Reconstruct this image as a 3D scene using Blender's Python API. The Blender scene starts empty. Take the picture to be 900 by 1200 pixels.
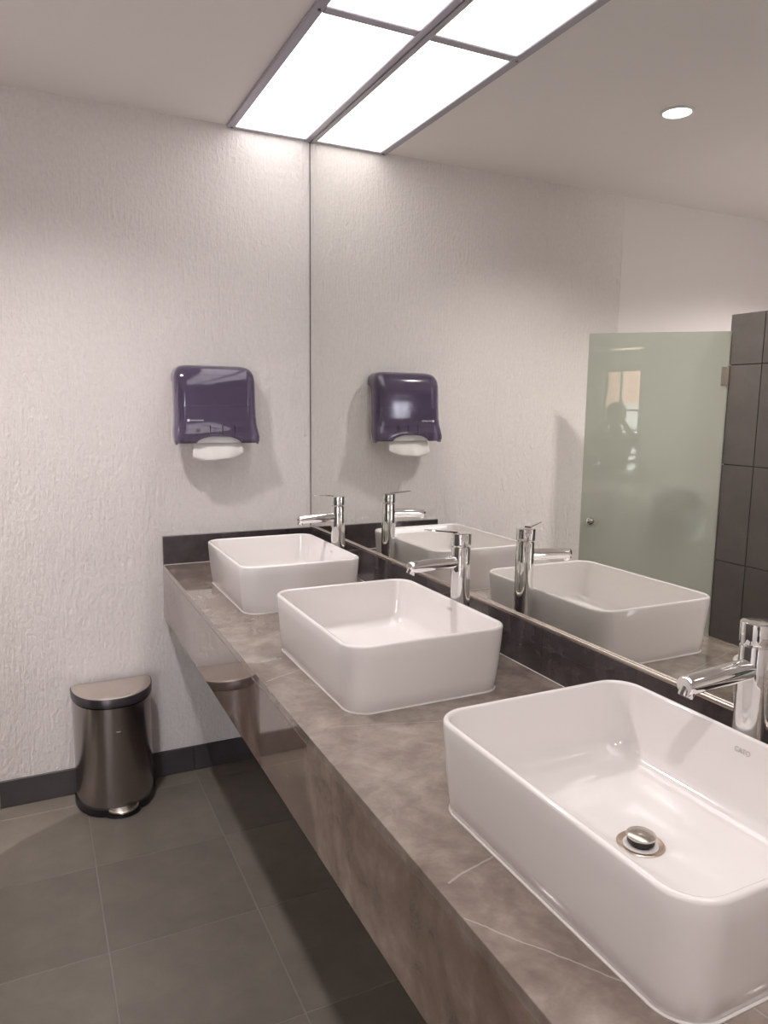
import bpy, bmesh, math, random
from mathutils import Vector, Matrix

random.seed(7)
scene = bpy.context.scene
col = scene.collection
PI = math.pi

# ------------------------------------------------------------------ camera
F_PX, YAW, PITCH, ROLL = 859.7, math.radians(25.84), math.radians(8.115), math.radians(0.685)
CAM = Vector((-1.0609, -2.9225, 1.4996))
fwd = Vector((math.sin(YAW) * math.cos(PITCH), math.cos(YAW) * math.cos(PITCH), -math.sin(PITCH)))
r0 = Vector((math.cos(YAW), -math.sin(YAW), 0))
u0 = r0.cross(fwd)
rgt = math.cos(ROLL) * r0 + math.sin(ROLL) * u0
upv = -math.sin(ROLL) * r0 + math.cos(ROLL) * u0
cd = bpy.data.cameras.new('camera')
cd.sensor_fit = 'VERTICAL'
cd.sensor_height = 24.0
cd.sensor_width = 18.0
cd.lens = F_PX / 1200 * 24.0
cd.clip_start = 0.01
co = bpy.data.objects.new('camera', cd)
col.objects.link(co)
M4 = Matrix.Identity(4)
for i in range(3):
    M4[i][0], M4[i][1], M4[i][2], M4[i][3] = rgt[i], upv[i], -fwd[i], CAM[i]
co.matrix_world = M4
scene.camera = co

# ------------------------------------------------------------------ world, exposure, lamp strengths
w = bpy.data.worlds.new('world')
scene.world = w
w.use_nodes = True
bg = w.node_tree.nodes['Background']
bg.inputs['Color'].default_value = (0.92, 0.94, 1.0, 1)
bg.inputs['Strength'].default_value = 17.0
scene.view_settings.view_transform = 'Standard'
scene.view_settings.look = 'None'
scene.view_settings.gamma = 1.0
scene.view_settings.use_curve_mapping = False
scene.view_settings.exposure = 0.26
PANEL_EMIT = 2.35          # diffuser panels of the light trough
LAMP_W = (72.0, 58.0, 165.0, 85.0)   # watts of the downlights, the last two unseen and added as fill
DOWN_ANGLE = 140.0
PANEL_COL = (1.0, 0.965, 0.955)
DOWN_COL = (1.0, 0.95, 0.94)
try:
    scene.cycles.use_denoising = True
    scene.cycles.denoiser = 'OPENIMAGEDENOISE'
    scene.cycles.sample_clamp_indirect = 6.0
    scene.cycles.max_bounces = 14
    scene.cycles.glossy_bounces = 8
    scene.cycles.transmission_bounces = 10
except Exception:
    pass

# ------------------------------------------------------------------ dimensions
H = 2.55                 # ceiling
ZC, ZB, ZA = 0.879, 0.992, 0.664   # counter top, backsplash top, apron bottom
CD = 0.610               # counter depth
CEND = -3.40             # near end of counter and mirror
YB, XL = -4.30, -3.10    # near wall, left wall
XS = -1.645               # where the raked plaster stops / line of the cubicles
XM = 0.006               # mirror face

# ------------------------------------------------------------------ materials
def newmat(name):
    m = bpy.data.materials.new(name)
    m.use_nodes = True
    nt = m.node_tree
    return m, nt, nt.nodes['Principled BSDF']

def simple(name, c, rough=0.5, metal=0.0, coat=0.0, spec=0.5):
    m, nt, b = newmat(name)
    b.inputs['Base Color'].default_value = (*c, 1)
    b.inputs['Roughness'].default_value = rough
    b.inputs['Metallic'].default_value = metal
    b.inputs['Coat Weight'].default_value = coat
    b.inputs['Coat Roughness'].default_value = 0.05
    b.inputs['Specular IOR Level'].default_value = spec
    return m

def N(nt, t, **kw):
    n = nt.nodes.new(t)
    for k, v in kw.items():
        if k in n.inputs.keys():
            n.inputs[k].default_value = v
        else:
            setattr(n, k, v)
    return n

def coords(nt, scale=(1, 1, 1), kind='Object', loc=(0, 0, 0), rot=(0, 0, 0)):
    tc = N(nt, 'ShaderNodeTexCoord')
    mp = N(nt, 'ShaderNodeMapping')
    mp.inputs['Scale'].default_value = scale
    mp.inputs['Location'].default_value = loc
    mp.inputs['Rotation'].default_value = rot
    nt.links.new(tc.outputs[kind], mp.inputs['Vector'])
    return mp.outputs['Vector']

def ramp(nt, fac, stops, k=1.0, tint=(1, 1, 1)):
    stops = [(p, tuple(v * k * t for v, t in zip(c, tint))) for p, c in stops]
    r = N(nt, 'ShaderNodeValToRGB')
    el = r.color_ramp.elements
    while len(el) > 1:
        el.remove(el[-1])
    el[0].position = stops[0][0]
    el[0].color = (*stops[0][1], 1)
    for p, c in stops[1:]:
        e = el.new(p)
        e.color = (*c, 1)
    nt.links.new(fac, r.inputs['Fac'])
    return r.outputs['Color']

def math_n(nt, op, a, b=None, c=None):
    n = N(nt, 'ShaderNodeMath', operation=op)
    for i, v in enumerate((a, b, c)):
        if v is None:
            continue
        if isinstance(v, (int, float)):
            n.inputs[i].default_value = v
        else:
            nt.links.new(v, n.inputs[i])
    return n.outputs[0]

def noise(nt, vec, scale=5, detail=4, rough=0.5, dist=0.0):
    n = N(nt, 'ShaderNodeTexNoise')
    n.inputs['Scale'].default_value = scale
    n.inputs['Detail'].default_value = detail
    n.inputs['Roughness'].default_value = rough
    n.inputs['Distortion'].default_value = dist
    nt.links.new(vec, n.inputs['Vector'])
    return n

def bump(nt, b, height, strength, dist):
    bn = N(nt, 'ShaderNodeBump')
    bn.inputs['Strength'].default_value = strength
    bn.inputs['Distance'].default_value = dist
    nt.links.new(height, bn.inputs['Height'])
    nt.links.new(bn.outputs['Normal'], b.inputs['Normal'])

WALLC = (0.865, 0.810, 0.792)

def mat_stucco():
    m, nt, b = newmat('raked_plaster')
    b.inputs['Roughness'].default_value = 0.85
    b.inputs['Specular IOR Level'].default_value = 0.15
    n1 = noise(nt, coords(nt, (95, 95, 11)), 1.0, 4, 0.6)          # vertical rake marks
    n2 = noise(nt, coords(nt, (80, 80, 55)), 1.0, 4, 0.6)           # crumbs
    n3 = noise(nt, coords(nt, (1.6, 1.6, 1.2)), 1.0, 3, 0.5)        # where the rake runs deep or shallow
    n4 = noise(nt, coords(nt, (40, 40, 1.5)), 1.0, 3, 0.5)          # sparse longer scores
    k = math_n(nt, 'MULTIPLY_ADD', n3.outputs['Fac'], 1.6, -0.35)
    h = math_n(nt, 'MULTIPLY', n1.outputs['Fac'], k)
    h = math_n(nt, 'MULTIPLY_ADD', n2.outputs['Fac'], 0.45, h)
    sc = math_n(nt, 'GREATER_THAN', n4.outputs['Fac'], 0.66)
    h = math_n(nt, 'MULTIPLY_ADD', sc, -0.25, h)
    bump(nt, b, h, 1.0, 0.0115)
    c = ramp(nt, n2.outputs['Fac'], [(0.25, tuple(v * 0.93 for v in WALLC)), (0.7, WALLC)])
    nt.links.new(c, b.inputs['Base Color'])
    return m

def mat_paint(name, c, bs=0.12):
    m, nt, b = newmat(name)
    b.inputs['Roughness'].default_value = 0.75
    b.inputs['Specular IOR Level'].default_value = 0.2
    n1 = noise(nt, coords(nt), 90, 4, 0.6)
    n2 = noise(nt, coords(nt), 1.3, 3, 0.5)
    cc = ramp(nt, n2.outputs['Fac'], [(0.3, tuple(v * 0.97 for v in c)), (0.7, c)])
    nt.links.new(cc, b.inputs['Base Color'])
    bump(nt, b, n1.outputs['Fac'], bs, 0.004)
    return m

def mat_marble(name='grey_brown_marble', k=1.0, tint=(1, 1, 1), vs=0.75):
    """grey-brown polished marble with pale veins; the long straight veins of the near slab are set out in metres"""
    m, nt, b = newmat(name)
    v = coords(nt)
    n1 = noise(nt, v, 4.2, 8, 0.66, 0.6)
    n2 = noise(nt, v, 17, 6, 0.65, 0.3)
    mixn = math_n(nt, 'MULTIPLY_ADD', n2.outputs['Fac'], 0.45, math_n(nt, 'MULTIPLY', n1.outputs['Fac'], 0.6))
    base = ramp(nt, mixn, [(0.36, (0.115, 0.086, 0.072)), (0.50, (0.190, 0.150, 0.125)),
                           (0.62, (0.275, 0.228, 0.194)), (0.74, (0.37, 0.325, 0.28))], k, tint)
    # fine hairline cracks, only in patches
    vo = N(nt, 'ShaderNodeTexVoronoi', feature='DISTANCE_TO_EDGE')
    vo.inputs['Scale'].default_value = 5.5
    dv = N(nt, 'ShaderNodeVectorMath', operation='MULTIPLY_ADD')
    nt.links.new(noise(nt, v, 6, 4, 0.6).outputs['Color'], dv.inputs[0])
    dv.inputs[1].default_value = (0.16, 0.16, 0.16)
    nt.links.new(v, dv.inputs[2])
    nt.links.new(dv.outputs[0], vo.inputs['Vector'])
    gate = noise(nt, v, 4.0, 3, 0.5)
    g = math_n(nt, 'GREATER_THAN', gate.outputs['Fac'], 0.56)
    vein = math_n(nt, 'MULTIPLY', math_n(nt, 'MULTIPLY', math_n(nt, 'LESS_THAN', vo.outputs['Distance'], 0.006), g), 0.16)
    # long straight veins
    sep = N(nt, 'ShaderNodeSeparateXYZ')
    nt.links.new(v, sep.inputs[0])
    wob = noise(nt, v, 22, 3, 0.5)
    wv = math_n(nt, 'MULTIPLY', math_n(nt, 'SUBTRACT', wob.outputs['Fac'], 0.5), 0.012)
    for (x0, y0, x1, y1, hw) in ((-0.608, -2.227, -0.44, -2.49, 0.0011), (-0.410, -2.44, -0.38, -2.60, 0.0011),
                                 (-0.592, -2.160, -0.500, -2.135, 0.0016), (-0.60, -1.37, -0.50, -1.325, 0.0018),
                                 (-0.57, -1.65, -0.33, -1.72, 0.0009), (-0.56, -1.35, -0.46, -1.52, 0.0010)):
        L = math.hypot(x1 - x0, y1 - y0)
        tx, ty = (x1 - x0) / L, (y1 - y0) / L
        al = math_n(nt, 'MULTIPLY_ADD', sep.outputs['X'], tx, math_n(nt, 'MULTIPLY_ADD', sep.outputs['Y'], ty, -(x0 * tx + y0 * ty)))
        ac = math_n(nt, 'MULTIPLY_ADD', sep.outputs['X'], -ty, math_n(nt, 'MULTIPLY_ADD', sep.outputs['Y'], tx, (x0 * ty - y0 * tx)))
        ac = math_n(nt, 'ADD', ac, wv)
        inl = math_n(nt, 'LESS_THAN', math_n(nt, 'ABSOLUTE', math_n(nt, 'SUBTRACT', al, L / 2)), L / 2)
        on = math_n(nt, 'LESS_THAN', math_n(nt, 'ABSOLUTE', ac), hw)
        vein = math_n(nt, 'MAXIMUM', vein, math_n(nt, 'MULTIPLY', inl, on))
    mx = N(nt, 'ShaderNodeMix', data_type='RGBA')
    nt.links.new(math_n(nt, 'MULTIPLY', vein, vs), mx.inputs[0])
    nt.links.new(base, mx.inputs[6])
    mx.inputs[7].default_value = (0.50, 0.47, 0.43, 1)
    nt.links.new(mx.outputs[2], b.inputs['Base Color'])
    rg = math_n(nt, 'MULTIPLY_ADD', n2.outputs['Fac'], 0.10, 0.005)
    nt.links.new(rg, b.inputs['Roughness'])
    b.inputs['Specular IOR Level'].default_value = 0.7
    b.inputs['Coat Weight'].default_value = 0.8
    b.inputs['Coat Roughness'].default_value = 0.015
    return m

def mat_tile(name, c, rough=0.42):
    m, nt, b = newmat(name)
    info = N(nt, 'ShaderNodeObjectInfo')
    n1 = noise(nt, coords(nt), 9, 6, 0.6, 0.4)
    n2 = noise(nt, coords(nt), 160, 3, 0.6)
    f = math_n(nt, 'MULTIPLY_ADD', info.outputs['Random'], 0.25, math_n(nt, 'MULTIPLY', n1.outputs['Fac'], 0.8))
    cc = ramp(nt, f, [(0.25, tuple(v * 0.8 for v in c)), (0.75, tuple(v * 1.2 for v in c))])
    nt.links.new(cc, b.inputs['Base Color'])
    rr = math_n(nt, 'MULTIPLY_ADD', n1.outputs['Fac'], 0.12, rough - 0.06)
    nt.links.new(rr, b.inputs['Roughness'])
    bump(nt, b, n2.outputs['Fac'], 0.12, 0.0012)
    return m

def mat_brushed(name, c, rough, axis_scale):
    m, nt, b = newmat(name)
    b.inputs['Metallic'].default_value = 1.0
    n1 = noise(nt, coords(nt, axis_scale), 1.0, 4, 0.6)
    cc = ramp(nt, n1.outputs['Fac'], [(0.3, tuple(v * 0.96 for v in c)), (0.7, c)])
    nt.links.new(cc, b.inputs['Base Color'])
    rr = math_n(nt, 'MULTIPLY_ADD', n1.outputs['Fac'], 0.06, rough - 0.03)
    nt.links.new(rr, b.inputs['Roughness'])
    b.inputs['Anisotropic'].default_value = 0.5
    return m

def mat_emit(name, c, s):
    m, nt, b = newmat(name)
    b.inputs['Base Color'].default_value = (0.9, 0.9, 0.9, 1)
    b.inputs['Roughness'].default_value = 0.5
    b.inputs['Emission Color'].default_value = (*c, 1)
    b.inputs['Emission Strength'].default_value = s
    return m

def mat_mirror():
    m, nt, b = newmat('mirror_silver')
    b.inputs['Base Color'].default_value = (0.885, 0.895, 0.862, 1)
    b.inputs['Metallic'].default_value = 1.0
    b.inputs['Roughness'].default_value = 0.0
    return m

def mat_frosted():
    m, nt, b = newmat('frosted_green_glass')
    out = nt.nodes['Material Output']
    nt.nodes.remove(b)
    rf0 = N(nt, 'ShaderNodeBsdfRefraction')
    rf0.inputs['Color'].default_value = (0.88, 0.92, 0.86, 1)
    rf0.inputs['Roughness'].default_value = 0.55
    rf0.inputs['IOR'].default_value = 1.12
    tp = N(nt, 'ShaderNodeBsdfTransparent')
    tp.inputs['Color'].default_value = (0.88, 0.92, 0.86, 1)
    rf = N(nt, 'ShaderNodeMixShader')
    rf.inputs[0].default_value = 0.75
    nt.links.new(rf0.outputs[0], rf.inputs[1])
    nt.links.new(tp.outputs[0], rf.inputs[2])
    df = N(nt, 'ShaderNodeBsdfDiffuse')
    df.inputs['Color'].default_value = (0.56, 0.580, 0.515, 1)
    tl = N(nt, 'ShaderNodeBsdfTranslucent')
    tl.inputs['Color'].default_value = (0.85, 0.87, 0.81, 1)
    gl = N(nt, 'ShaderNodeBsdfGlossy')
    gl.inputs['Roughness'].default_value = 0.0
    gl.inputs['Color'].default_value = (1, 1, 1, 1)
    fr = N(nt, 'ShaderNodeFresnel')
    fr.inputs['IOR'].default_value = 1.75
    m1 = N(nt, 'ShaderNodeMixShader')
    m1.inputs[0].default_value = 0.40
    nt.links.new(rf.outputs[0], m1.inputs[1])
    nt.links.new(df.outputs[0], m1.inputs[2])
    m2 = N(nt, 'ShaderNodeMixShader')
    m2.inputs[0].default_value = 0.40
    nt.links.new(m1.outputs[0], m2.inputs[1])
    nt.links.new(tl.outputs[0], m2.inputs[2])
    m3 = N(nt, 'ShaderNodeMixShader')
    nt.links.new(fr.outputs[0], m3.inputs[0])
    nt.links.new(m2.outputs[0], m3.inputs[1])
    nt.links.new(gl.outputs[0], m3.inputs[2])
    nt.links.new(m3.outputs[0], out.inputs['Surface'])
    return m

def mat_smoke():
    m, nt, b = newmat('smoked_violet_plastic')
    b.inputs['Base Color'].default_value = (0.28, 0.225, 0.365, 1)
    b.inputs['Roughness'].default_value = 0.16
    b.inputs['Transmission Weight'].default_value = 0.80
    b.inputs['IOR'].default_value = 1.25
    b.inputs['Coat Weight'].default_value = 1.0
    b.inputs['Coat Roughness'].default_value = 0.08
    return m

def mat_glass(name, c=(1, 1, 1)):
    m, nt, b = newmat(name)
    out = nt.nodes['Material Output']
    nt.nodes.remove(b)
    tr = N(nt, 'ShaderNodeBsdfTransparent')
    tr.inputs['Color'].default_value = (*c, 1)
    gl = N(nt, 'ShaderNodeBsdfGlossy')
    gl.inputs['Roughness'].default_value = 0.0
    fr = N(nt, 'ShaderNodeFresnel')
    fr.inputs['IOR'].default_value = 1.45
    mx = N(nt, 'ShaderNodeMixShader')
    nt.links.new(fr.outputs[0], mx.inputs[0])
    nt.links.new(tr.outputs[0], mx.inputs[1])
    nt.links.new(gl.outputs[0], mx.inputs[2])
    nt.links.new(mx.outputs[0], out.inputs['Surface'])
    return m

MT = dict(
    stucco=mat_stucco(),
    paint=mat_paint('smooth_wall_paint', (0.865, 0.810, 0.792)),
    ceil=mat_paint('ceiling_paint', (0.90, 0.850, 0.832), 0.05),
    marble=mat_marble('grey_brown_marble', 1.28, (1, 1, 1), 0.55),
    marble_dark=mat_marble('dark_slab_marble', 0.27, (0.95, 0.95, 1.25), 0.30),
    marble_front=mat_marble('brown_apron_marble', 1.0, (1.12, 0.98, 0.92), 0.12),
    tile=mat_tile('charcoal_floor_tile', (0.185, 0.160, 0.132), 0.39),
    walltile=mat_tile('charcoal_wall_tile', (0.125, 0.108, 0.100), 0.45),
    grout=simple('grey_grout', (0.27, 0.25, 0.22), 0.9),
    wgrout=simple('dark_grout', (0.065, 0.058, 0.052), 0.9),
    skirt=mat_tile('dark_skirting_tile', (0.062, 0.055, 0.058), 0.4),
    ceramic=simple('white_ceramic', (0.85, 0.805, 0.79), 0.10, 0, 0.6),
    bead=simple('white_sealant', (0.72, 0.68, 0.65), 0.45),
    chrome=simple('chrome', (0.90, 0.90, 0.90), 0.03, 1.0),
    chrome_dark=simple('aerator_dark', (0.10, 0.10, 0.11), 0.4, 0.6),
    nickel=simple('worn_nickel', (0.62, 0.58, 0.52), 0.22, 1.0),
    rust=simple('stained_metal', (0.58, 0.47, 0.38), 0.35, 0.8),
    black=simple('black_rubber', (0.012, 0.011, 0.016), 0.45),
    mirror=mat_mirror(),
    mirror_edge=simple('mirror_edge', (0.055, 0.05, 0.055), 0.4),
    alu=simple('satin_aluminium', (0.80, 0.72, 0.66), 0.22, 1.0),
    frame=simple('grey_light_frame', (0.40, 0.37, 0.43), 0.4, 0.25),
    panel=mat_emit('lit_diffuser', PANEL_COL, PANEL_EMIT),
    down=mat_emit('lit_downlight', DOWN_COL, 6.0),
    white=simple('white_plastic', (0.78, 0.77, 0.75), 0.4),
    beige=simple('offwhite_plastic', (0.62, 0.585, 0.55), 0.45),
    smoke=mat_smoke(),
    rib=simple('dark_rib', (0.012, 0.010, 0.025), 0.35),
    paper=simple('paper_towel', (0.80, 0.76, 0.73), 0.9),
    print_white=simple('white_print', (0.85, 0.84, 0.86), 0.5),
    print_grey=simple('grey_print', (0.50, 0.47, 0.45), 0.5),
    steel_body=mat_brushed('brushed_steel_body', (0.40, 0.365, 0.355), 0.22, (240, 240, 3)),
    steel_lid=mat_brushed('brushed_steel_lid', (0.74, 0.67, 0.61), 0.33, (200, 8, 8)),
    lid_band=simple('dark_lid_band', (0.10, 0.09, 0.10), 0.3, 0.7),
    plastic_black=simple('black_plastic', (0.010, 0.009, 0.012), 0.35),
    frosted=mat_frosted(),
    glass=mat_glass('window_glass'),
    winframe=simple('white_window_frame', (0.75, 0.74, 0.72), 0.4),
    brick=simple('terracotta_render', (0.45, 0.27, 0.20), 0.9),
    outwhite=simple('outdoor_white', (0.75, 0.74, 0.72), 0.8),
    outground=simple('outdoor_paving', (0.35, 0.34, 0.32), 0.9),
    skin=simple('skin', (0.45, 0.28, 0.20), 0.55),
    shirt=simple('grey_shirt', (0.16, 0.165, 0.18), 0.9),
    trousers=simple('dark_trousers', (0.035, 0.04, 0.055), 0.9),
    hair=simple('dark_hair', (0.012, 0.010, 0.009), 0.55),
    shoe=simple('black_shoe', (0.02, 0.02, 0.02), 0.5),
    phone=simple('phone_black', (0.015, 0.015, 0.018), 0.15),
)

# ------------------------------------------------------------------ helpers
def tag(o, label=None, cat=None, group=None, kind=None):
    if label: o['label'] = label
    if cat: o['category'] = cat
    if group: o['group'] = group
    if kind: o['kind'] = kind
    return o

def empty(name, loc=(0, 0, 0)):
    o = bpy.data.objects.new(name, None)
    o.location = loc
    o.empty_display_size = 0.05
    col.objects.link(o)
    return o

def obj(name, bm, mat, parent=None, smooth=False, loc=None, angle=None):
    me = bpy.data.meshes.new(name)
    bmesh.ops.recalc_face_normals(bm, faces=bm.faces)
    bm.to_mesh(me)
    bm.free()
    me.materials.append(mat)
    if smooth:
        for p in me.polygons:
            p.use_smooth = True
    if angle is not None:
        me.set_sharp_from_angle(angle=math.radians(angle))
    o = bpy.data.objects.new(name, me)
    col.objects.link(o)
    if parent:
        o.parent = parent
    if loc:
        o.location = loc
    return o

def inst(name, me, parent, loc, rot=(0, 0, 0)):
    o = bpy.data.objects.new(name, me)
    o.parent = parent
    o.location = loc
    o.rotation_euler = rot
    col.objects.link(o)
    return o

def box(bm, x0, x1, y0, y1, z0, z1, bev=0.0, seg=1):
    x0, x1 = min(x0, x1), max(x0, x1)
    y0, y1 = min(y0, y1), max(y0, y1)
    z0, z1 = min(z0, z1), max(z0, z1)
    r = bmesh.ops.create_cube(bm, size=1)
    vs = r['verts']
    for v in vs:
        v.co = Vector(((x0 + x1) / 2 + v.co.x * (x1 - x0), (y0 + y1) / 2 + v.co.y * (y1 - y0), (z0 + z1) / 2 + v.co.z * (z1 - z0)))
    if bev > 0:
        es = list({e for v in vs for e in v.link_edges})
        bmesh.ops.bevel(bm, geom=es, offset=bev, segments=seg, affect='EDGES', profile=0.5)
    return bm

def bx(x0, x1, y0, y1, z0, z1, bev=0.0, seg=1):
    return box(bmesh.new(), x0, x1, y0, y1, z0, z1, bev, seg)

def rings(rs, cap0=True, cap1=True, bm=None):
    """loft closed rings of equal vertex count"""
    bm = bm or bmesh.new()
    vv = [[bm.verts.new(p) for p in r] for r in rs]
    n = len(rs[0])
    for a, b in zip(vv, vv[1:]):
        for i in range(n):
            j = (i + 1) % n
            bm.faces.new((a[i], a[j], b[j], b[i]))
    if cap0: bm.faces.new(list(reversed(vv[0])))
    if cap1: bm.faces.new(vv[-1])
    return bm

def lathe(prof, n=40, c=(0, 0), bm=None, cap0=True, cap1=True):
    rs = [[(c[0] + r * math.cos(2 * PI * i / n), c[1] + r * math.sin(2 * PI * i / n), z) for i in range(n)] for r, z in prof]
    return rings(rs, cap0, cap1, bm)

def rrect(hx, hy, r, z, cx=0, cy=0, k=8):
    r = min(r, hx - 1e-4, hy - 1e-4)
    pts = []
    for q, (sx, sy) in enumerate(((1, 1), (-1, 1), (-1, -1), (1, -1))):
        for i in range(k + 1):
            a = q * PI / 2 + PI / 2 * i / k
            pts.append((cx + sx * (hx - r) + r * math.cos(a), cy + sy * (hy - r) + r * math.sin(a), z))
    return pts

def tube(path, radii, n=20, bm=None, cap=True):
    """round tube along a path"""
    path = [Vector(p) for p in path]
    rs = []
    for i, p in enumerate(path):
        t = (path[min(i + 1, len(path) - 1)] - path[max(i - 1, 0)]).normalized()
        a = t.cross(Vector((0, 0, 1)))
        if a.length < 1e-3: a = Vector((1, 0, 0))
        a.normalize()
        b = t.cross(a)
        rs.append([p + radii[i] * (math.cos(2 * PI * k / n) * a + math.sin(2 * PI * k / n) * b) for k in range(n)])
    return rings(rs, cap, cap, bm)

def text_obj(name, s, size, mat, parent, matrix, depth=0.0003, width=None):
    cu = bpy.data.curves.new(name, 'FONT')
    cu.body = s
    cu.size = size
    cu.extrude = depth
    cu.align_x = 'CENTER'
    cu.align_y = 'CENTER'
    t = bpy.data.objects.new(name, cu)
    col.objects.link(t)
    dg = bpy.context.evaluated_depsgraph_get()
    dg.update()
    me = bpy.data.meshes.new_from_object(t.evaluated_get(dg))
    bpy.data.objects.remove(t)
    if width:
        xs = [v.co.x for v in me.vertices]
        k = width / (max(xs) - min(xs))
        for v in me.vertices:
            v.co.x *= k
    me.materials.clear()
    me.materials.append(mat)
    o = bpy.data.objects.new(name, me)
    col.objects.link(o)
    o.parent = parent
    o.matrix_local = matrix
    return o

def basis(origin, xa, ya):
    xa, ya = Vector(xa).normalized(), Vector(ya).normalized()
    za = xa.cross(ya)
    m = Matrix.Identity(4)
    for i in range(3):
        m[i][0], m[i][1], m[i][2], m[i][3] = xa[i], ya[i], za[i], origin[i]
    return m

def copy_tree(o, parent=None):
    c = o.copy()
    col.objects.link(c)
    c.parent = parent
    for ch in list(o.children):
        copy_tree(ch, c)
    return c

# ================================================================== the room
# floor: grout bed and tiles
floor = tag(obj('floor', bx(XL - 0.2, 0.1, YB - 0.1, 0.1, -0.08, -0.0018), MT['grout']), 'charcoal square tile floor with thin grey joints', 'floor', kind='structure')
PT, GAP = 0.4225, 0.0034
xj = [0.0] + [-0.0875 - PT * i for i in range(8)]
yj = [0.0] + [-0.1025 - PT * i for i in range(11)]
xj = [x for x in xj if x > XL] + [XL]
yj = [y for y in yj if y > YB] + [YB]
cache = {}
for a, b in zip(xj, xj[1:]):
    for c, d in zip(yj, yj[1:]):
        sx, sy = abs(b - a) - GAP, abs(d - c) - GAP
        key = (round(sx, 4), round(sy, 4))
        if key not in cache:
            me = bpy.data.meshes.new('tile')
            t = bx(-sx / 2, sx / 2, -sy / 2, sy / 2, -0.009, 0.0, 0.0012)
            t.to_mesh(me)
            t.free()
            me.materials.append(MT['tile'])
            cache[key] = me
        inst('tile', cache[key], floor, ((a + b) / 2, (c + d) / 2, 0))

ceiling = tag(obj('ceiling', bx(XL - 0.2, 0.12, YB - 0.1, 0.1, H, H + 0.1), MT['ceil']), 'plain pale painted ceiling', 'ceiling', kind='structure')
wall_far = tag(obj('wall_far', bx(XS, 0.02, 0, 0.1, -0.05, H), MT['stucco']), 'white end wall of vertically raked plaster', 'wall', kind='structure')
wall_cub = tag(obj('wall_cubicle', bx(XL, XS - 0.004, 0.003, 0.1, -0.05, H), MT['paint']), 'smooth painted end wall inside the cubicle', 'wall', kind='structure')
tag(obj('wall_right', bx(0.020, 0.12, YB, 0.1, -0.05, H), MT['paint']), 'wall that carries the mirror and the counter', 'wall', kind='structure')
tag(obj('wall_left', bx(XL - 0.1, XL, YB, 0.1, -0.05, H), MT['paint']), 'smooth painted wall behind the cubicles', 'wall', kind='structure')
# near wall with a window opening
WX0, WX1, WZ0, WZ1 = -2.63, -1.97, 0.10, 2.24
bm = bx(XL, WX0, YB - 0.1, YB, -0.05, H)
box(bm, WX1, 0.02, YB - 0.1, YB, -0.05, H)
box(bm, WX0, WX1, YB - 0.1, YB, -0.05, WZ0)
box(bm, WX0, WX1, YB - 0.1, YB, WZ1, H)
tag(obj('wall_near', bm, MT['paint']), 'smooth painted wall with a window, behind the photographer', 'wall', kind='structure')
win = tag(empty('window_1', ((WX0 + WX1) / 2, YB, WZ0)), 'white framed window with muntins', 'window', kind='structure')
wmx, wmz = (WX1 - WX0) / 2, WZ1 - WZ0
for (a, b, c, d) in ((-wmx, -wmx + 0.05, 0, wmz), (wmx - 0.05, wmx, 0, wmz), (-wmx + 0.05, wmx - 0.05, 0, 0.05), (-wmx + 0.05, wmx - 0.05, wmz - 0.05, wmz)):
    obj('window_frame', bx(a, b, -0.08, -0.02, c, d, 0.004), MT['winframe'], win)
obj('transom_panel', bx(-wmx + 0.05, wmx - 0.05, -0.06, -0.04, wmz - 0.31, wmz - 0.075, 0.003), MT['winframe'], win)
obj('muntin', bx(-0.014, 0.014, -0.065, -0.035, 0.05, wmz - 0.312, 0.003), MT['winframe'], win)
for z in (0.33, 0.62, 0.91, 1.18, 1.40):
    obj('muntin', bx(-wmx + 0.05, wmx - 0.05, -0.062, -0.038, z - 0.011, z + 0.011, 0.003), MT['winframe'], win)
obj('pane', bx(-wmx + 0.05, wmx - 0.05, -0.052, -0.048, 0.05, wmz - 0.05), MT['glass'], win)

# skirting tiles
base = tag(obj('baseboard_far', bx(XS, 0.0, -0.006, 0.0, 0.0, 0.1035), MT['wgrout']), 'dark tile baseboard along the end wall', 'baseboard', kind='structure')
for a, b in zip(xj, xj[1:]):
    b = max(b, XS)
    if a <= XS: break
    obj('tile', bx(b + 0.0012, a - 0.0012, -0.012, -0.005, 0.001, 0.105, 0.001), MT['skirt'], base)
base = tag(obj('baseboard_right', bx(0.012, 0.020, CEND, -0.013, 0.0, 0.1035), MT['wgrout']), 'dark tile baseboard under the counter', 'baseboard', kind='structure')
for a, b in zip(yj, yj[1:]):
    a, b = min(a, -0.014), max(b, CEND)
    if a <= CEND: break
    obj('tile', bx(0.006, 0.0125, b + 0.0012, a - 0.0012, 0.001, 0.105, 0.001), MT['skirt'], base)

# tiled cubicle front wall
PX, PY0, PY1, PZ = -1.638, -0.682, -2.35, 1.907
part = tag(obj('wall_partition', bx(PX - 0.11, PX - 0.009, PY0 - 0.009, PY1, 0, PZ - 0.009), MT['wgrout']), 'low charcoal tiled partition wall of the toilet cubicle', 'wall', kind='structure')
pyj = [PY0] + [-0.845 - PT * i for i in range(4)] 
pyj = [y for y in pyj if y > PY1] + [PY1]
pzj = [0.0, 0.4275, 0.850, 1.2725, 1.695, PZ]
G2 = 0.0016
for a, b in zip(pyj, pyj[1:]):
    for z0, z1 in zip(pzj, pzj[1:]):
        obj('tile', bx(PX - 0.010, PX, b + G2, a - G2, z0 + G2, z1 - G2, 0.001), MT['walltile'], part)
    obj('tile', bx(PX - 0.11, PX - 0.0115, b + G2, a - G2, PZ - 0.010, PZ, 0.001), MT['walltile'], part)
for z0, z1 in zip(pzj, pzj[1:]):
    obj('tile', bx(PX - 0.11, PX - 0.0115, PY0 - 0.010, PY0, z0 + G2, min(z1, PZ - 0.0115) - G2, 0.001), MT['walltile'], part)

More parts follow.
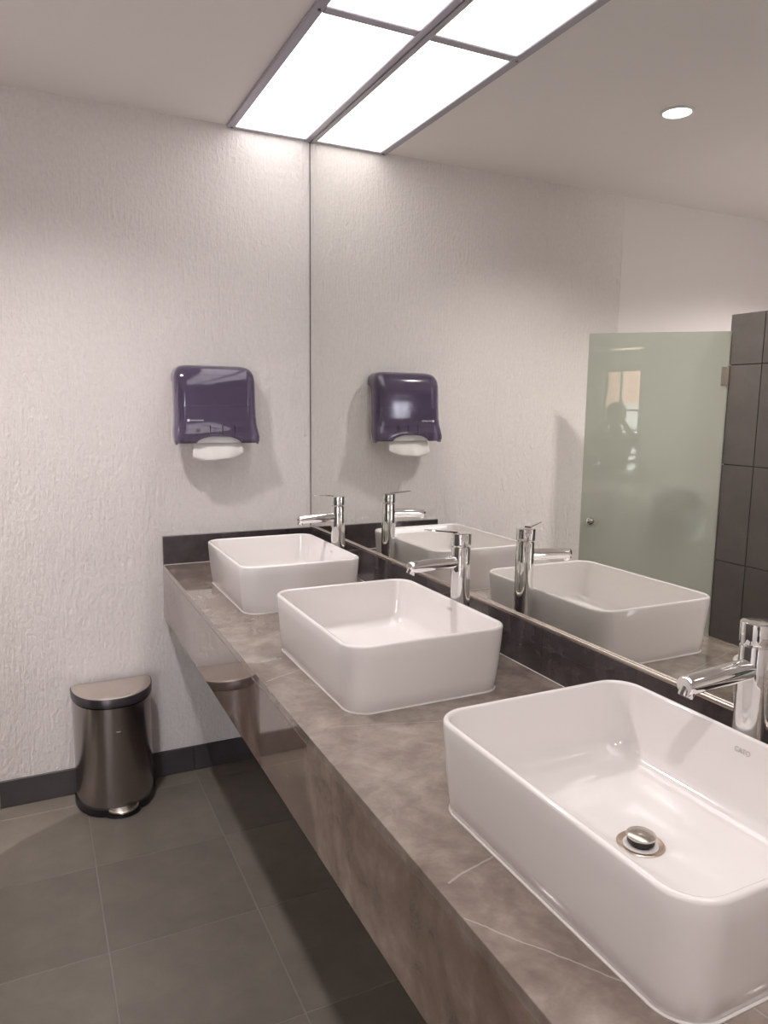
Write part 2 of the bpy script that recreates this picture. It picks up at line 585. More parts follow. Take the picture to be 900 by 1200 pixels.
# ================================================================== ceiling light trough
trough = tag(empty('ceiling_light_panel', (-0.161, -1.9, H)), 'long recessed lit panel of white diffusers beside the mirror', 'ceiling light')
def tl(v): return v[0] + 0.161, v[1] + 1.9, v[2] - H
def tbox(name, x0, x1, y0, y1, z0, z1, mat, bev=0.0):
    return obj(name, bx(x0 + 0.161, x1 + 0.161, y0 + 1.9, y1 + 1.9, z0 - H, z1 - H, bev), mat, trough)
LW, FW = 0.322, 0.024
YP = [-0.006 - 0.940 * i for i in range(5)]
tbox('side_rail', -LW - 0.006, -LW + FW, YP[0], YP[-1], H - 0.012, H - 0.0005, MT['frame'], 0.002)
tbox('side_rail', -FW + 0.006, 0.006, YP[0], YP[-1], H - 0.012, H - 0.0005, MT['frame'], 0.002)
for i, y in enumerate(YP):
    hw = 0.016
    y0, y1 = (y, y - 0.012) if i == 0 else (y + hw, y - hw)
    tbox('cross_rail', -LW + FW + 0.0005, -FW + 0.0055, y0, y1, H - 0.011, H - 0.0005, MT['frame'], 0.002)
for a, b in zip(YP, YP[1:]):
    tbox('diffuser', -LW + FW + 0.0005, -FW + 0.0055, a - (0.0125 if a == YP[0] else 0.0165), b + 0.0165, H - 0.006, H - 0.001, MT['panel'])
for i, y in enumerate(YP[1:-1] + [YP[0] - 0.012]):
    sb = lathe([(0.0045, -0.0145), (0.0045, -0.012)], 12, (-LW + 0.011 + 0.161, y + 1.9))
    obj('screw', sb, MT['chrome_dark'], trough)

# ================================================================== downlights
def downlight(x, y, watts, label):
    t = tag(empty('downlight', (x, y, H)), label, 'downlight', 'recessed downlights')
    obj('trim_ring', lathe([(0.048, -0.0005), (0.060, -0.0005), (0.060, -0.003), (0.057, -0.006), (0.050, -0.006), (0.048, -0.004)], 40, cap0=False, cap1=False), MT['white'], t, True, angle=40)
    obj('lens', lathe([(0.048, -0.001), (0.048, -0.0035), (0.044, -0.0045)], 40), MT['down'], t)
    ld = bpy.data.lights.new('downlight_lamp', 'SPOT')
    ld.energy = watts
    ld.color = DOWN_COL
    ld.spot_size = math.radians(DOWN_ANGLE)
    ld.spot_blend = 0.9
    ld.shadow_soft_size = 0.055
    lo = bpy.data.objects.new('lamp', ld)
    col.objects.link(lo)
    lo.parent = t
    lo.location = (0, 0, -0.012)
    return t
downlight(-1.060, -0.867, LAMP_W[0], 'round white downlight shining in ceiling, seen reflected in mirror')
downlight(-1.060, -3.000, LAMP_W[1], 'round ceiling downlight above the photographer')
downlight(-2.400, -0.950, LAMP_W[2], 'unseen downlight added to brighten the toilet cubicle')  # added fill lamp, out of view, lifts the cubicle wall and glass door
downlight(-2.400, -3.000, LAMP_W[3], 'unseen downlight added near the window as room fill')  # added out of view as general fill for the whole room

# ================================================================== mirror
mir = tag(empty('wall_mirror', (XM, -1.7, ZB)), 'large frameless mirror filling the wall above the basins', 'mirror')
obj('mirror_glass', bx(0, 0.006, CEND + 1.7, -0.0062 + 1.7, 0.003, H - ZB - 0.0135), MT['mirror'], mir)
obj('edge_strip', bx(-0.001, 0.006, -0.0060 + 1.7, -0.0005 + 1.7, 0.003, H - ZB - 0.0135), MT['mirror_edge'], mir)
obj('bottom_channel', bx(-0.0085, -0.0004, CEND + 1.7, -0.022 + 1.7, 0.0003, 0.0095, 0.0026, 3), MT['alu'], mir, True, angle=60)

# ================================================================== counter
ctr = tag(empty('vanity_counter', (-CD / 2, -1.7, ZA)), 'long grey brown marble counter with deep apron and low backsplash', 'counter')
CO = Vector((-CD / 2, -1.7, ZA))
def cbox(name, x0, x1, y0, y1, z0, z1, bev, mat='marble'):
    b = bx(x0, x1, y0, y1, z0, z1, bev, 2)
    o = obj(name, b, MT[mat], ctr)
    o.location = (0, 0, 0)
    o.matrix_parent_inverse = Matrix.Translation(-CO)
    return o
cbox('countertop', -CD, 0.018, CEND, -0.001, ZC - 0.020, ZC, 0.0012)
cbox('apron', -CD, -CD + 0.02, CEND, -0.001, ZA, ZC - 0.0203, 0.0008, 'marble_front')
cbox('end_apron', -CD + 0.0203, 0.018, CEND, CEND + 0.02, ZA, ZC - 0.0203, 0.0008, 'marble_front')
spl = tag(empty('marble_backsplash', (0.009, -1.7, ZC)), 'low dark marble backsplash strip between counter and mirror', 'backsplash')
SO = Vector((0.009, -1.7, ZC))
def sbox(name, x0, x1, y0, y1, z0, z1, bev, mat):
    o = obj(name, bx(x0, x1, y0, y1, z0, z1, bev, 2), mat, spl)
    o.matrix_parent_inverse = Matrix.Translation(-SO)
    return o
sbox('slab', -CD, -0.0005, -0.020, -0.001, ZC + 0.0004, ZB, 0.0012, MT['marble_dark'])
sbox('slab', 0.0, 0.018, -1.5895, -0.001, ZC + 0.0004, ZB, 0.0012, MT['marble_dark'])
sbox('slab', 0.0, 0.018, CEND, -1.5905, ZC + 0.0004, ZB, 0.0012, MT['marble_dark'])
sbox('joint_line', -CD + 0.001, 0, -0.0225, -0.0195, ZC + 0.0003, ZC + 0.0016, 0, MT['bead'])
sbox('joint_line', -0.0022, 0.001, CEND, -0.0226, ZC + 0.0003, ZC + 0.0014, 0, MT['bead'])

# ================================================================== basins
BHX, BHY, BH = 0.1955, 0.2555, 0.148     # half sizes at the rim, height
def make_basin():
    t = empty('vessel_basin')
    R = 0.052
    rs = [rrect(BHX - 0.024, BHY - 0.022, R - 0.012, 0.0, k=10),
          rrect(BHX - 0.0145, BHY - 0.0125, R - 0.006, 0.0, k=10),
          rrect(BHX - 0.012, BHY - 0.010, R - 0.004, 0.004, k=10)]
    for f in (0.2, 0.5, 0.8):
        i = 0.0110 * (1 - f) ** 1.25
        rs.append(rrect(BHX - i, BHY - i, R - 0.004 * (1 - f), 0.004 + (BH - 0.010) * f, k=10))
    rr = 0.0055
    zr = BH - rr
    for a in range(0, 181, 30):
        a = math.radians(a)
        i = rr - rr * math.cos(a)
        rs.append(rrect(BHX - i, BHY - i, R - i, zr + rr * math.sin(a), k=10))
    i0 = 2 * rr
    fz, fr = 0.026, 0.034
    for f in (0.25, 0.5, 0.75):
        z = zr + (fz + fr - zr) * f
        i = i0 + 0.010 * f
        rs.append(rrect(BHX - i, BHY - i, R - i0, z, k=10))
    ib = i0 + 0.012
    for a in range(0, 91, 15):
        a = math.radians(a)
        i = ib + fr * (1 - math.cos(a))
        rs.append(rrect(BHX - i, BHY - i, max(0.022, R - i0 - fr * 0.55 * (1 - math.cos(a))), fz + fr - fr * math.sin(a), k=10))
    last = rs[-1]
    hx, hy = BHX - ib - fr, BHY - ib - fr
    for f in (0.35, 0.65, 0.88, 1.0):
        ring = []
        for p in last:
            a = math.atan2(p[1] / hy, p[0] / hx)
            c = Vector((0.032 * math.cos(a), 0.032 * math.sin(a), 0))
            q = Vector((p[0], p[1], 0)).lerp(c, f)
            ring.append((q.x, q.y, fz - 0.006 * f))
        rs.append(ring)
    b = obj('bowl', rings(rs, True, True), MT['ceramic'], t, True, angle=55)
    # sealant bead round the foot
    bd = [rrect(BHX - 0.0125 + d, BHY - 0.0105 + d, R - 0.004 + d, z, k=10) for d, z in ((-0.003, 0.0), (0.0028, 0.0), (0.0020, 0.0012), (-0.0005, 0.0026), (-0.003, 0.003))]
    obj('sealant_bead', rings(bd, False, False), MT['bead'], t, True)
    # pop-up drain
    z = fz - 0.006
    dr = obj('drain', lathe([(0.031, z - 0.0005), (0.033, z + 0.0008), (0.0315, z + 0.0022), (0.026, z + 0.0012), (0.0225, z - 0.001), (0.021, z - 0.004)], 40), MT['rust'], t, True, angle=35)
    obj('stem', lathe([(0.0145, z - 0.002), (0.0145, z + 0.003), (0.0185, z + 0.004), (0.0190, z + 0.0125)], 32), MT['black'], dr, True, angle=35)
    obj('cap', lathe([(0.0195, z + 0.0118), (0.0205, z + 0.0125), (0.0200, z + 0.0150), (0.0165, z + 0.0170), (0.006, z + 0.0182)], 36), MT['nickel'], dr, True, angle=35)
    # maker's name printed just under the back rim
    text_obj('logo', 'CATO', 0.0110, MT['print_grey'], t, basis(Vector((BHX - i0 - 0.0030, -0.010, BH - 0.0235)), (0, -1, 0), (0.08, 0, 1)), 0.0001, 0.026)
    return t

BX = -0.3180
basin = make_basin()
lab = ['white rectangular vessel basin farthest away, beside the end wall',
       'white rectangular vessel basin in the middle of the three',
       'white rectangular vessel basin nearest, cut off by the right photo edge']
BY = [-0.590, -1.385, -2.225]
for i, y in enumerate(BY):
    o = basin if i == 0 else copy_tree(basin)
    o.location = (BX, y, ZC)
    tag(o, lab[i], 'basin', 'vessel basins on the counter')

# ================================================================== faucets
FX = -0.093
def make_faucet(lever_deg):
    t = empty('basin_faucet')
    z0, z1, zt = 0.0, 0.276, 0.311
    obj('base_ring', lathe([(0.0275, 0.0), (0.0275, 0.003), (0.0262, 0.005), (0.024, 0.005)], 48), MT['chrome'], t, True, angle=40)
    obj('body', lathe([(0.0255, 0.0035), (0.0252, 0.10), (0.0244, 0.20), (0.0240, z1 - 0.004), (0.0232, z1 - 0.001), (0.0215, z1)], 56), MT['chrome'], t, True, angle=40)
    cap = obj('cap', lathe([(0.0205, z1 - 0.001), (0.0220, z1 + 0.0030), (0.0248, z1 + 0.004), (0.0250, z1 + 0.006), (0.0252, zt - 0.003), (0.0245, zt - 0.0008), (0.0225, zt), (0.004, zt + 0.0012)], 56), MT['chrome'], t, True, angle=30)
    # flat pin lever
    a = math.radians(lever_deg)
    d = Vector((-math.cos(a), math.sin(a), 0))
    s = Vector((-d.y, d.x, 0))
    L0, L1 = 0.010, 0.094
    rs = []
    for f in (0.0, 0.25, 0.6, 0.92, 1.0):
        p = d * (L0 + (L1 - L0) * f) + Vector((0, 0, zt + 0.0018 + 0.0045 * f))
        hw = 0.0085 * (1 - f) + 0.0042 * f
        th = 0.0022 * (1 - 0.5 * f)
        if f == 1.0: hw, th = hw * 0.6, th * 0.5
        rs.append([p + s * hw * cx + Vector((0, 0, th * cz)) for cx, cz in ((1, -0.6), (1, 0.6), (0.7, 1), (-0.7, 1), (-1, 0.6), (-1, -0.6), (-0.7, -1), (0.7, -1))])
    obj('lever', rings(rs), MT['chrome'], cap, True, angle=40)
    # straight spout
    zs = 0.2395
    ln = [(-0.012, 0), (-0.05, -0.0015), (-0.10, -0.0035), (-0.138, -0.0055), (-0.1455, -0.006), (-0.1475, -0.0062)]
    rd = [0.0162, 0.0160, 0.0152, 0.0144, 0.0141, 0.0128]
    sp = obj('spout', tube([(x, 0, zs + z) for x, z in ln], rd, 32), MT['chrome'], t, True, angle=50)
    # aerator under the tip
    b = lathe([(0.0085, -0.012), (0.0105, -0.0115), (0.0112, -0.009), (0.0112, 0.004)], 28)
    bmesh.ops.rotate(b, verts=b.verts, cent=(0, 0, 0), matrix=Matrix.Rotation(math.radians(28), 3, 'Y'))
    bmesh.ops.translate(b, verts=b.verts, vec=(-0.1385, 0, zs - 0.0115))
    obj('aerator', b, MT['chrome'], sp, True, angle=40)
    b = lathe([(0.0082, -0.0125), (0.0082, -0.0118)], 24)
    bmesh.ops.rotate(b, verts=b.verts, cent=(0, 0, 0), matrix=Matrix.Rotation(math.radians(28), 3, 'Y'))
    bmesh.ops.translate(b, verts=b.verts, vec=(-0.1385, 0, zs - 0.0115))
    obj('aerator_mesh', b, MT['chrome_dark'], sp)
    return t
for y, ang, l in ((-0.553, 4, 'tall chrome faucet behind the farthest basin, by the end wall'),
                  (-1.372, 28, 'tall chrome faucet behind the middle basin'),
                  (-2.212, -78, 'tall chrome faucet behind the nearest basin, at the photo edge')):
    o = make_faucet(ang)
    o.location = (FX, y, ZC)
    tag(o, l, 'faucet', 'faucets behind the basins')

# ================================================================== paper towel dispenser
DX, DZ = -0.4065, 1.357
dsp = tag(empty('paper_towel_dispenser', (DX, 0, DZ)), 'smoky violet paper towel dispenser mounted on the raked plaster wall', 'dispenser')
# off-white back body
rs = []
for z, w_, d in ((0.004, 0.136, 0.086), (0.03, 0.139, 0.092), (0.10, 0.137, 0.070), (0.18, 0.137, 0.060), (0.235, 0.136, 0.058), (0.262, 0.128, 0.052)):
    rs.append([(w_, -0.001, z), (w_, -d + 0.008, z), (w_ - 0.008, -d, z), (-w_ + 0.008, -d, z), (-w_, -d + 0.008, z), (-w_, -0.001, z)])
obj('back_body', rings(rs), MT['beige'], dsp)
# smoked cover
def cover_row(z, w_, b, d, rc, n=9, m_=33):
    pts = []
    def f(x):  # gently bowed front
        return d - 0.006 * (x / w_) ** 2
    pts.append((-w_, -b, z))
    for i in range(4): pts.append((-w_, -(b + (d - 0.006 - rc - b) * (i + 1) / 5), z))
    for i in range(n):
        a = PI / 2 * i / n
        pts.append((-w_ + rc - rc * math.cos(a), -(d - 0.006 - rc + rc * math.sin(a)), z))
    for i in range(m_):
        x = (-w_ + rc) + (2 * w_ - 2 * rc) * i / (m_ - 1)
        pts.append((x, -f(x) if abs(x) < w_ - rc + 1e-6 else -d, z))
    for i in range(n - 1, -1, -1):
        a = PI / 2 * i / n
        pts.append((w_ - rc + rc * math.cos(a), -(d - 0.006 - rc + rc * math.sin(a)), z))
    for i in range(3, -1, -1): pts.append((w_, -(b + (d - 0.006 - rc - b) * (i + 1) / 5), z))
    pts.append((w_, -b, z))
    return pts
rows = [(0.0, 0.1580, 0.078, 0.126, 0.020), (0.012, 0.1630, 0.082, 0.130, 0.022), (0.024, 0.1640, 0.076, 0.131, 0.024), (0.045, 0.1620, 0.062, 0.126, 0.028),
        (0.070, 0.1585, 0.056, 0.120, 0.032), (0.100, 0.1565, 0.054, 0.117, 0.034), (0.150, 0.1555, 0.050, 0.116, 0.035),
        (0.200, 0.1550, 0.046, 0.114, 0.035), (0.228, 0.1550, 0.036, 0.111, 0.034), (0.240, 0.1545, 0.010, 0.109, 0.033), (0.258, 0.1520, 0.004, 0.103, 0.031),
        (0.272, 0.1470, 0.003, 0.095, 0.030), (0.283, 0.1390, 0.003, 0.085, 0.028), (0.290, 0.1270, 0.003, 0.072, 0.026), (0.2935, 0.1090, 0.003, 0.055, 0.020)]
bm = bmesh.new()
grid = []
for k, r in enumerate(rows):
    pts = cover_row(*r)
    if k <= 3:
        q = []
        for (x, y, z) in pts:
            if y < -0.10 and abs(x) < 0.086:
                arch = 0.028 * max(0.0, 1 - (x / 0.086) ** 2) ** 0.6
                z = z + arch * (1 - k / 4.0)
            elif y > -0.112 and k < 2:
                z = z - 0.006 * (1 - k / 2.0)
            q.append((x, y, z))
        pts = q
    grid.append([bm.verts.new(p) for p in pts])
for a, b in zip(grid, grid[1:]):
    for i in range(len(a) - 1):
        bm.faces.new((a[i], a[i + 1], b[i + 1], b[i]))
bm.faces.new(grid[-1])
cov = obj('cover', bm, MT['smoke'], dsp, True, angle=60)
sm = cov.modifiers.new('thick', 'SOLIDIFY')
sm.thickness = 0.003
sm.offset = -1
for x in (-0.033, 0.014, 0.061):
    obj('rib', bx(x - 0.0011, x + 0.0011, -0.1275, -0.1215, 0.030, 0.068, 0.0004), MT['rib'], dsp)
# white tray seen in the arch and the stack of towels behind the cover
rs = [rrect(0.098, 0.030, 0.02, z, 0.0, -0.083) for z in (0.002, 0.024)]
obj('tray', rings(rs), MT['white'], dsp)
obj('towel_stack', bx(-0.128, 0.128, -0.108, -0.072, 0.060, 0.142, 0.004), MT['paper'], dsp)
obj('logo_mark', (lambda b: (bmesh.ops.rotate(b, verts=b.verts, cent=(0, 0, 0), matrix=Matrix.Rotation(PI / 2, 3, 'X')), bmesh.ops.translate(b, verts=b.verts, vec=(-0.112, -0.1172, 0.086)), b)[-1])(lathe([(0.0052, 0.0), (0.0050, 0.0006)], 20)), MT['print_white'], dsp)
text_obj('logo_text', 'SAN JAMAR', 0.0085, MT['print_white'], dsp, basis(Vector((-0.0805, -0.1186, 0.086)), (1, 0, 0), (0, 0.02, 1)), 0.0003, 0.050)

# towel sheet hanging out of the slot
tw = empty('paper_towel', (DX, 0, DZ))
tag(tw, 'white paper towel hanging out below the violet dispenser', 'paper towel')
bm = bmesh.new()
g = []
for j in range(9):
    v = j / 8
    row = []
    for i in range(25):
        u = i / 24 * 2 - 1
        hw = 0.094 + 0.006 * v
        x = u * hw
        y = -0.092 - 0.022 * math.sin(v * PI * 0.55) - 0.006 * math.cos(u * 2.6 + 0.6) * v + 0.0035 * math.sin(u * 9 + 1) * v
        low = -0.066 + 0.020 * abs(u) ** 3.0 + 0.006 * u
        row.append(bm.verts.new((x, y, 0.003 + (low - 0.003) * v)))
    g.append(row)
for a, b in zip(g, g[1:]):
    for i in range(24):
        bm.faces.new((a[i], a[i + 1], b[i + 1], b[i]))
sh = obj('front_sheet', bm, MT['paper'], tw, True)
sh.modifiers.new('thick', 'SOLIDIFY').thickness = 0.0016
bm = bmesh.new()
g = []
for j in range(7):
    v = j / 6
    row = []
    for i in range(17):
        u = i / 16 * 2 - 1
        row.append(bm.verts.new((u * 0.098, -0.084 - 0.010 * v + 0.004 * math.sin(u * 5) * v, 0.003 + (-0.047 + 0.010 * u * u) * v)))
    g.append(row)
for a, b in zip(g, g[1:]):
    for i in range(16):
        bm.faces.new((a[i], a[i + 1], b[i + 1], b[i]))
sh = obj('back_fold', bm, MT['paper'], tw, True)
sh.modifiers.new('thick', 'SOLIDIFY').thickness = 0.0016

# ================================================================== step bin
bin_ = tag(empty('trash_can', (-0.824, -0.038, 0)), 'small half round brushed steel pedal bin against the end wall', 'trash can')
def dshape(hw, dp, z, inset=0.0, rc=0.026, n=44, tilt=0.0):
    """half-round plan: straight back on y = 0, bowed front towards -y"""
    pts = []
    hw2, d2 = hw - inset, dp - inset
    for i in range(n + 1):
        a = PI * i / n
        ca, sa = math.cos(a), math.sin(a)
        x = hw2 * (abs(ca) ** 0.86) * (1 if ca >= 0 else -1)
        y = -rc - (d2 - rc) * (abs(sa) ** 0.92)
        pts.append((x, y, z + tilt * y))
    for k in range(1, 7):
        a = PI + PI / 2 * k / 7
        pts.append((-hw2 + rc + rc * math.cos(a), -rc - rc * math.sin(a), z))
    pts.append((-hw2 + rc, -inset, z))
    pts.append((hw2 - rc, -inset, z))
    for k in range(1, 7):
        a = 3 * PI / 2 + PI / 2 * k / 7
        pts.append((hw2 - rc + rc * math.cos(a), -rc - rc * math.sin(a), z))
    return pts
BW, BD = 0.146, 0.207
obj('base', rings([dshape(BW, BD, 0.0, 0.004), dshape(BW, BD, 0.004, 0.0), dshape(BW, BD, 0.030, 0.0), dshape(BW, BD, 0.034, 0.006)]), MT['plastic_black'], bin_, True, angle=40)
obj('body', rings([dshape(BW, BD, 0.0335, 0.006), dshape(BW, BD, 0.22, 0.006), dshape(BW, BD, 0.412, 0.006)]), MT['steel_body'], bin_, True, angle=40)
obj('inner_gap', rings([dshape(BW, BD, 0.4125, 0.012), dshape(BW, BD, 0.4165, 0.012)]), MT['plastic_black'], bin_, True, angle=40)
lid = obj('lid', rings([dshape(BW, BD, 0.4170, 0.004), dshape(BW, BD, 0.419, 0.001), dshape(BW, BD, 0.447, 0.000), dshape(BW, BD, 0.4505, 0.0025)]), MT['lid_band'], bin_, True, angle=40)
rs = [dshape(BW, BD, 0.4507, 0.004), dshape(BW, BD, 0.4525, 0.006)]
for f in (0.75, 0.45, 0.15):
    rs.append([(x * f, -0.1 + (y + 0.1) * f, 0.4525 + 0.004 * (1 - f * f)) for x, y, z in dshape(BW, BD, 0, 0.006)])
obj('lid_top', rings(rs), MT['steel_lid'], lid, True, angle=40)
# pedal on its black shoe
def half_disc(hw, dp, z0, z1, slope):
    rs = []
    for z, ins in ((z0, 0.002), (z0 + 0.002, 0.0), (z1 - 0.003, 0.001), (z1, 0.005)):
        rs.append([(0.010 + (hw - ins) * math.cos(PI * i / 28), -BD + 0.030 - (dp - ins) * math.sin(PI * i / 28), z - slope * math.sin(PI * i / 28)) for i in range(29)])
    return rings(rs)
obj('pedal_shoe', half_disc(0.066, 0.052, 0.0, 0.013, 0.0), MT['plastic_black'], bin_, True, angle=40)
obj('pedal', half_disc(0.058, 0.058, 0.026, 0.036, 0.008), MT['nickel'], bin_, True, angle=40)
obj('logo_plate', bx(-0.004, 0.012, -BD + 0.002, -BD + 0.0055, 0.285, 0.325, 0.001), MT['steel_body'], bin_)
for x in (-0.07, 0.07):
    obj('hinge', bx(x - 0.018, x + 0.018, -0.001, 0.014, 0.395, 0.440, 0.003), MT['plastic_black'], bin_)

# ================================================================== cubicle glass door (ajar)
TH = math.radians(47.0)
HX, HY, DL = -1.632, -0.690, 0.578
door = tag(empty('door_1', (HX, HY, 0.14)), 'frosted green glass cubicle door standing ajar', 'door', kind='structure')
door.rotation_euler = (0, 0, PI / 2 - TH)
obj('glass_pane', bx(-0.004, DL, -0.004, 0.004, 0.0, 1.697, 0.0012), MT['frosted'], door)
for z in (0.25, 1.508):
    hg = obj('hinge', bx(-0.004, 0.026, -0.010, 0.010, z - 0.040, z + 0.040, 0.002), MT['nickel'], door)
    obj('hinge_pin', (lambda b: (bmesh.ops.translate(b, verts=b.verts, vec=(-0.002, 0, 0)), b)[-1])(lathe([(0.007, z - 0.046), (0.007, z + 0.046)], 16)), MT['nickel'], hg)
for s in (-1, 1):
    b = lathe([(0.009, 0.004), (0.009, 0.014), (0.016, 0.018), (0.018, 0.026), (0.014, 0.032), (0.004, 0.034)], 24)
    bmesh.ops.rotate(b, verts=b.verts, cent=(0, 0, 0), matrix=Matrix.Rotation(s * PI / 2, 3, 'X'))
    bmesh.ops.translate(b, verts=b.verts, vec=(DL - 0.045, 0, 0.855))
    obj('knob', b, MT['chrome'], door, True, angle=40)

# black toilet roll dispenser dimly seen through the frosted door
tr = tag(empty('toilet_roll_dispenser', (-2.10, 0.003, 0.93)), 'round black toilet roll dispenser blurred behind the frosted glass door', 'dispenser')
b = lathe([(0.145, 0.0), (0.150, 0.010), (0.150, 0.085), (0.143, 0.105), (0.120, 0.115), (0.02, 0.118)], 44)
bmesh.ops.rotate(b, verts=b.verts, cent=(0, 0, 0), matrix=Matrix.Rotation(PI / 2, 3, 'X'))
obj('cover', b, MT['plastic_black'], tr, True, angle=40)
obj('mouth', bx(-0.06, 0.06, -0.09, -0.02, -0.165, -0.12, 0.004), MT['plastic_black'], tr)

# ================================================================== photographer (seen only as a faint reflection in the glass door)
def skin_mesh(name, chains, subdiv=2):
    """chains: list of lists of (point, radius[x,y]) ; the first point of a chain may be the index (chain, i) it grows from"""
    verts, edges, rad, idx = [], [], [], {}
    for ci, ch in enumerate(chains):
        prev = None
        for pi, item in enumerate(ch):
            if isinstance(item[0], str):
                prev = idx[(item[1], item[2])]
                continue
            verts.append(item[0])
            rad.append(item[1] if isinstance(item[1], tuple) else (item[1], item[1]))
            k = len(verts) - 1
            idx[(ci, pi)] = k
            if prev is not None: edges.append((prev, k))
            prev = k
    me = bpy.data.meshes.new(name)
    me.from_pydata([tuple(v) for v in verts], edges, [])
    o = bpy.data.objects.new(name, me)
    col.objects.link(o)
    sk = o.modifiers.new('skin', 'SKIN')
    sk.use_smooth_shade = True
    sv = me.skin_vertices[0].data
    for i, r in enumerate(rad):
        sv[i].radius = r
        sv[i].use_root = (i == 0)
    s = o.modifiers.new('sub', 'SUBSURF')
    s.levels = s.render_levels = subdiv
    dg = bpy.context.evaluated_depsgraph_get()
    dg.update()
    m2 = bpy.data.meshes.new_from_object(o.evaluated_get(dg))
    bpy.data.objects.remove(o)
    m2.name = name
    return m2

# local frame: x to the person's right, y forward, z up; origin between the feet
PO = Vector((-1.275, -3.185, 0.0))
PA = math.radians(90 - 43)                       # faces the glass door's reflection
fy = Vector((math.cos(PA), math.sin(PA), 0))
fx = Vector((fy.y, -fy.x, 0))
PM = Matrix.Identity(4)
for i in range(3):
    PM[i][0], PM[i][1], PM[i][2], PM[i][3] = fx[i], fy[i], (0, 0, 1)[i], PO[i]
PI_ = PM.inverted()
ph_c = CAM - fwd * 0.016 - upv * 0.050            # middle of the phone, lens just behind the camera
pl = PI_ @ ph_c
rl, ul, fl = (PI_.to_3x3() @ rgt), (PI_.to_3x3() @ upv), (PI_.to_3x3() @ fwd)
gr = pl + rl * 0.052 - ul * 0.035 - fl * 0.035    # right palm
gl_ = pl - rl * 0.052 - ul * 0.035 - fl * 0.035   # left palm
V = Vector
chains = [
    [(V((0, 0, 0.83)), (0.135, 0.095)), (V((0, 0.005, 0.95)), (0.125, 0.088)), (V((0, 0.0, 1.08)), (0.140, 0.092)), (V((0, -0.01, 1.21)), (0.150, 0.090)),
     (V((0, -0.015, 1.285)), (0.085, 0.062)), (V((0, -0.005, 1.33)), (0.050, 0.050)), (V((0, 0.015, 1.385)), (0.060, 0.066)), (V((0, 0.025, 1.45)), (0.074, 0.088)), (V((0, 0.015, 1.515)), (0.070, 0.082)), (V((0, 0.010, 1.555)), (0.040, 0.045))],
]
for s in (1, -1):
    chains.append([('@', 0, 0), (V((s * 0.085, 0, 0.76)), 0.082), (V((s * 0.095, 0.008, 0.60)), 0.070), (V((s * 0.10, 0.015, 0.43)), 0.052), (V((s * 0.10, -0.005, 0.28)), 0.050),
                   (V((s * 0.10, -0.015, 0.10)), 0.036), (V((s * 0.10, -0.02, 0.055)), 0.037), (V((s * 0.105, 0.06, 0.038)), 0.036), (V((s * 0.11, 0.13, 0.030)), 0.029)])
for s, g_ in ((1, gr), (-1, gl_)):
    sh_ = V((s * 0.165, -0.01, 1.245))
    el = (sh_ + g_) * 0.5 + V((s * 0.10, -0.02, -0.17))
    wr = g_ + (el - g_).normalized() * 0.055
    base_i = len(chains)
    chains.append([('@', 0, 3), (sh_, 0.052), (sh_.lerp(el, 0.5), 0.043), (el, 0.036), (el.lerp(wr, 0.5), 0.034), (wr, 0.023), (g_, (0.026, 0.018))])
    out = rl * s
    # four fingers curl round the phone's edge to its front side, the thumb stays behind the screen
    for k, (dz, ln_) in enumerate(((0.034, 0.95), (0.012, 1.0), (-0.010, 0.93), (-0.030, 0.76))):
        p0 = g_ + ul * (dz * 0.8) + fl * 0.012 + out * 0.004
        p1 = g_ + ul * dz + fl * (0.036) + out * 0.006 * ln_
        p2 = g_ + ul * dz + fl * (0.046) - out * 0.016 * ln_
        p3 = g_ + ul * dz + fl * (0.046) - out * 0.034 * ln_
        chains.append([('@', base_i, 6), (p0, 0.0095), (p1, 0.0088), (p2, 0.0082), (p3, 0.0070)])
    chains.append([('@', base_i, 6), (g_ + ul * 0.022 + fl * 0.008 - out * 0.012, 0.0115), (g_ + ul * 0.040 + fl * 0.016 - out * 0.026, 0.0095), (g_ + ul * 0.050 + fl * 0.021 - out * 0.040, 0.0080)])
me = skin_mesh('person', chains, 2)
person = bpy.data.objects.new('person', me)
col.objects.link(person)
person.matrix_world = PM
for m_ in ('shirt', 'trousers', 'skin', 'shoe'):
    me.materials.append(MT[m_])
for p in me.polygons:
    c = p.center
    p.use_smooth = True
    near_hand = min((c - gr).length, (c - gl_).length)
    if c.z < 0.075: p.material_index = 3
    elif c.z < 0.90 and abs(c.x) < 0.25: p.material_index = 1
    elif c.z > 1.315 and abs(c.x) < 0.10 and c.y < 0.13: p.material_index = 2
    elif near_hand < 0.22: p.material_index = 2
    else: p.material_index = 0
tag(person, 'person in a grey shirt photographing, faintly reflected in the glass door', 'person')
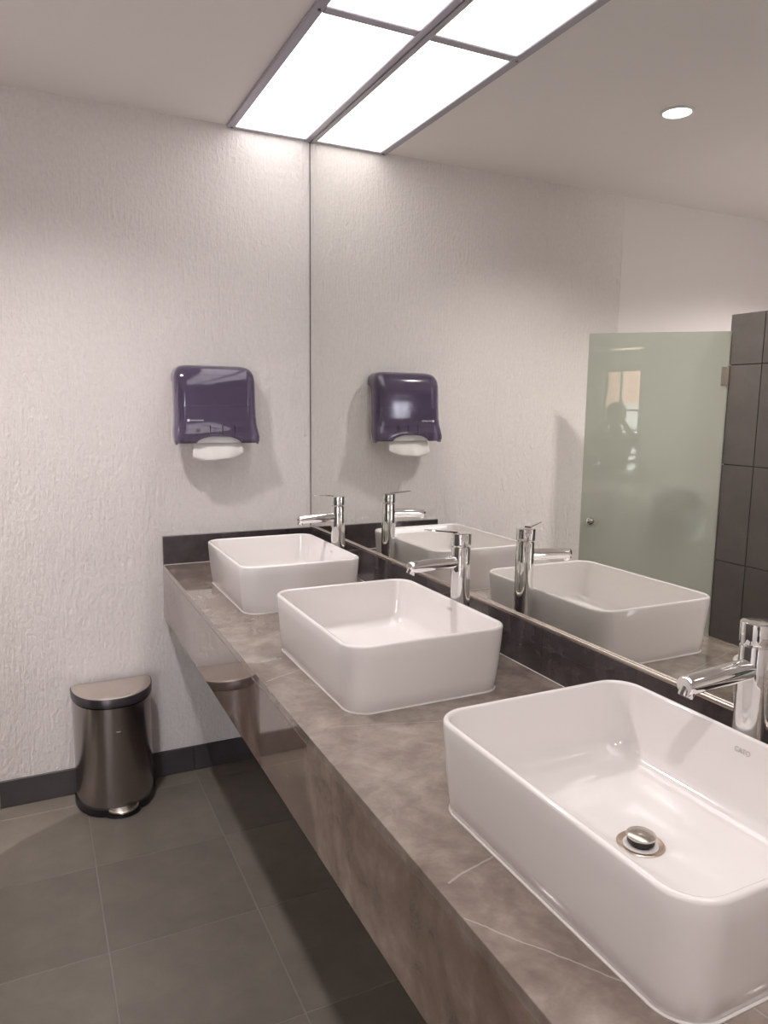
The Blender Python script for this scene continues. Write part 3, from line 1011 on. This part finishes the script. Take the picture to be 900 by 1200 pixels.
# hair cap, face features
def ellip(c, r, n=20, m_=14, zmin=-2.0, fn=None):
    bm = bmesh.new()
    bmesh.ops.create_uvsphere(bm, u_segments=n, v_segments=m_, radius=1)
    for v in bm.verts:
        v.co = Vector((c[0] + v.co.x * r[0], c[1] + v.co.y * r[1], c[2] + v.co.z * r[2]))
    return bm
bm = ellip((0, 0.004, 1.485), (0.088, 0.105, 0.098))
dele = [v for v in bm.verts if (v.co.y > 0.045 and v.co.z < 1.515) or (v.co.y > 0.0 and v.co.z < 1.455) or v.co.z < 1.405]
bmesh.ops.delete(bm, geom=dele, context='VERTS')
hr = obj('hair', bm, MT['hair'], person, True)
hr.modifiers.new('thick', 'SOLIDIFY').thickness = 0.008
for s in (-1, 1):
    obj('ear', ellip((s * 0.080, 0.015, 1.452), (0.010, 0.020, 0.030), 12, 8), MT['skin'], person, True)
    obj('eye', ellip((s * 0.030, 0.103, 1.468), (0.014, 0.009, 0.008), 12, 8), MT['white'], person, True)
obj('nose', ellip((0, 0.115, 1.440), (0.013, 0.018, 0.024), 12, 8), MT['skin'], person, True)
obj('mouth', ellip((0, 0.098, 1.402), (0.024, 0.010, 0.007), 12, 8), MT['rust'], person, True)

phone = tag(empty('smartphone', ph_c), 'black smartphone held up in both hands by the photographer', 'phone')
pm = Matrix.Identity(4)
for i in range(3):
    pm[i][0], pm[i][1], pm[i][2], pm[i][3] = rgt[i], upv[i], -fwd[i], ph_c[i]
phone.matrix_world = pm
obj('case', bx(-0.037, 0.037, -0.078, 0.078, -0.004, 0.004, 0.003, 2), MT['phone'], phone)
obj('camera_bump', bx(-0.014, 0.030, 0.030, 0.070, -0.0065, -0.0042, 0.001), MT['nickel'], phone)

# ================================================================== outside the window
tag(obj('ground', bx(-9, 4, -12, YB - 0.1, -0.4, -0.1), MT['outground']), 'paved yard outside the window', 'ground', kind='structure')
hs = tag(empty('neighbour_house', (-7.2, -9.5, -0.1)), 'terracotta house with white windows seen outside through the window', 'building')
obj('tall_wing', bx(-3.0, -0.15, -2.4, 0.0, 0.0, 3.6), MT['brick'], hs)
obj('low_wing', bx(-0.15, 3.0, -2.6, -0.2, 0.0, 1.75), MT['outwhite'], hs)
obj('cornice', bx(-3.1, -0.05, -2.5, 0.10, 3.6, 3.8, 0.02), MT['outwhite'], hs)
for x, z in ((-2.4, 1.5), (-1.2, 1.5)):
    f = obj('window', bx(x - 0.38, x + 0.38, -0.02, 0.05, z - 0.55, z + 0.55, 0.02), MT['outwhite'], hs)
    obj('pane', bx(x - 0.30, x + 0.30, 0.045, 0.06, z - 0.47, z + 0.47), MT['phone'], f)
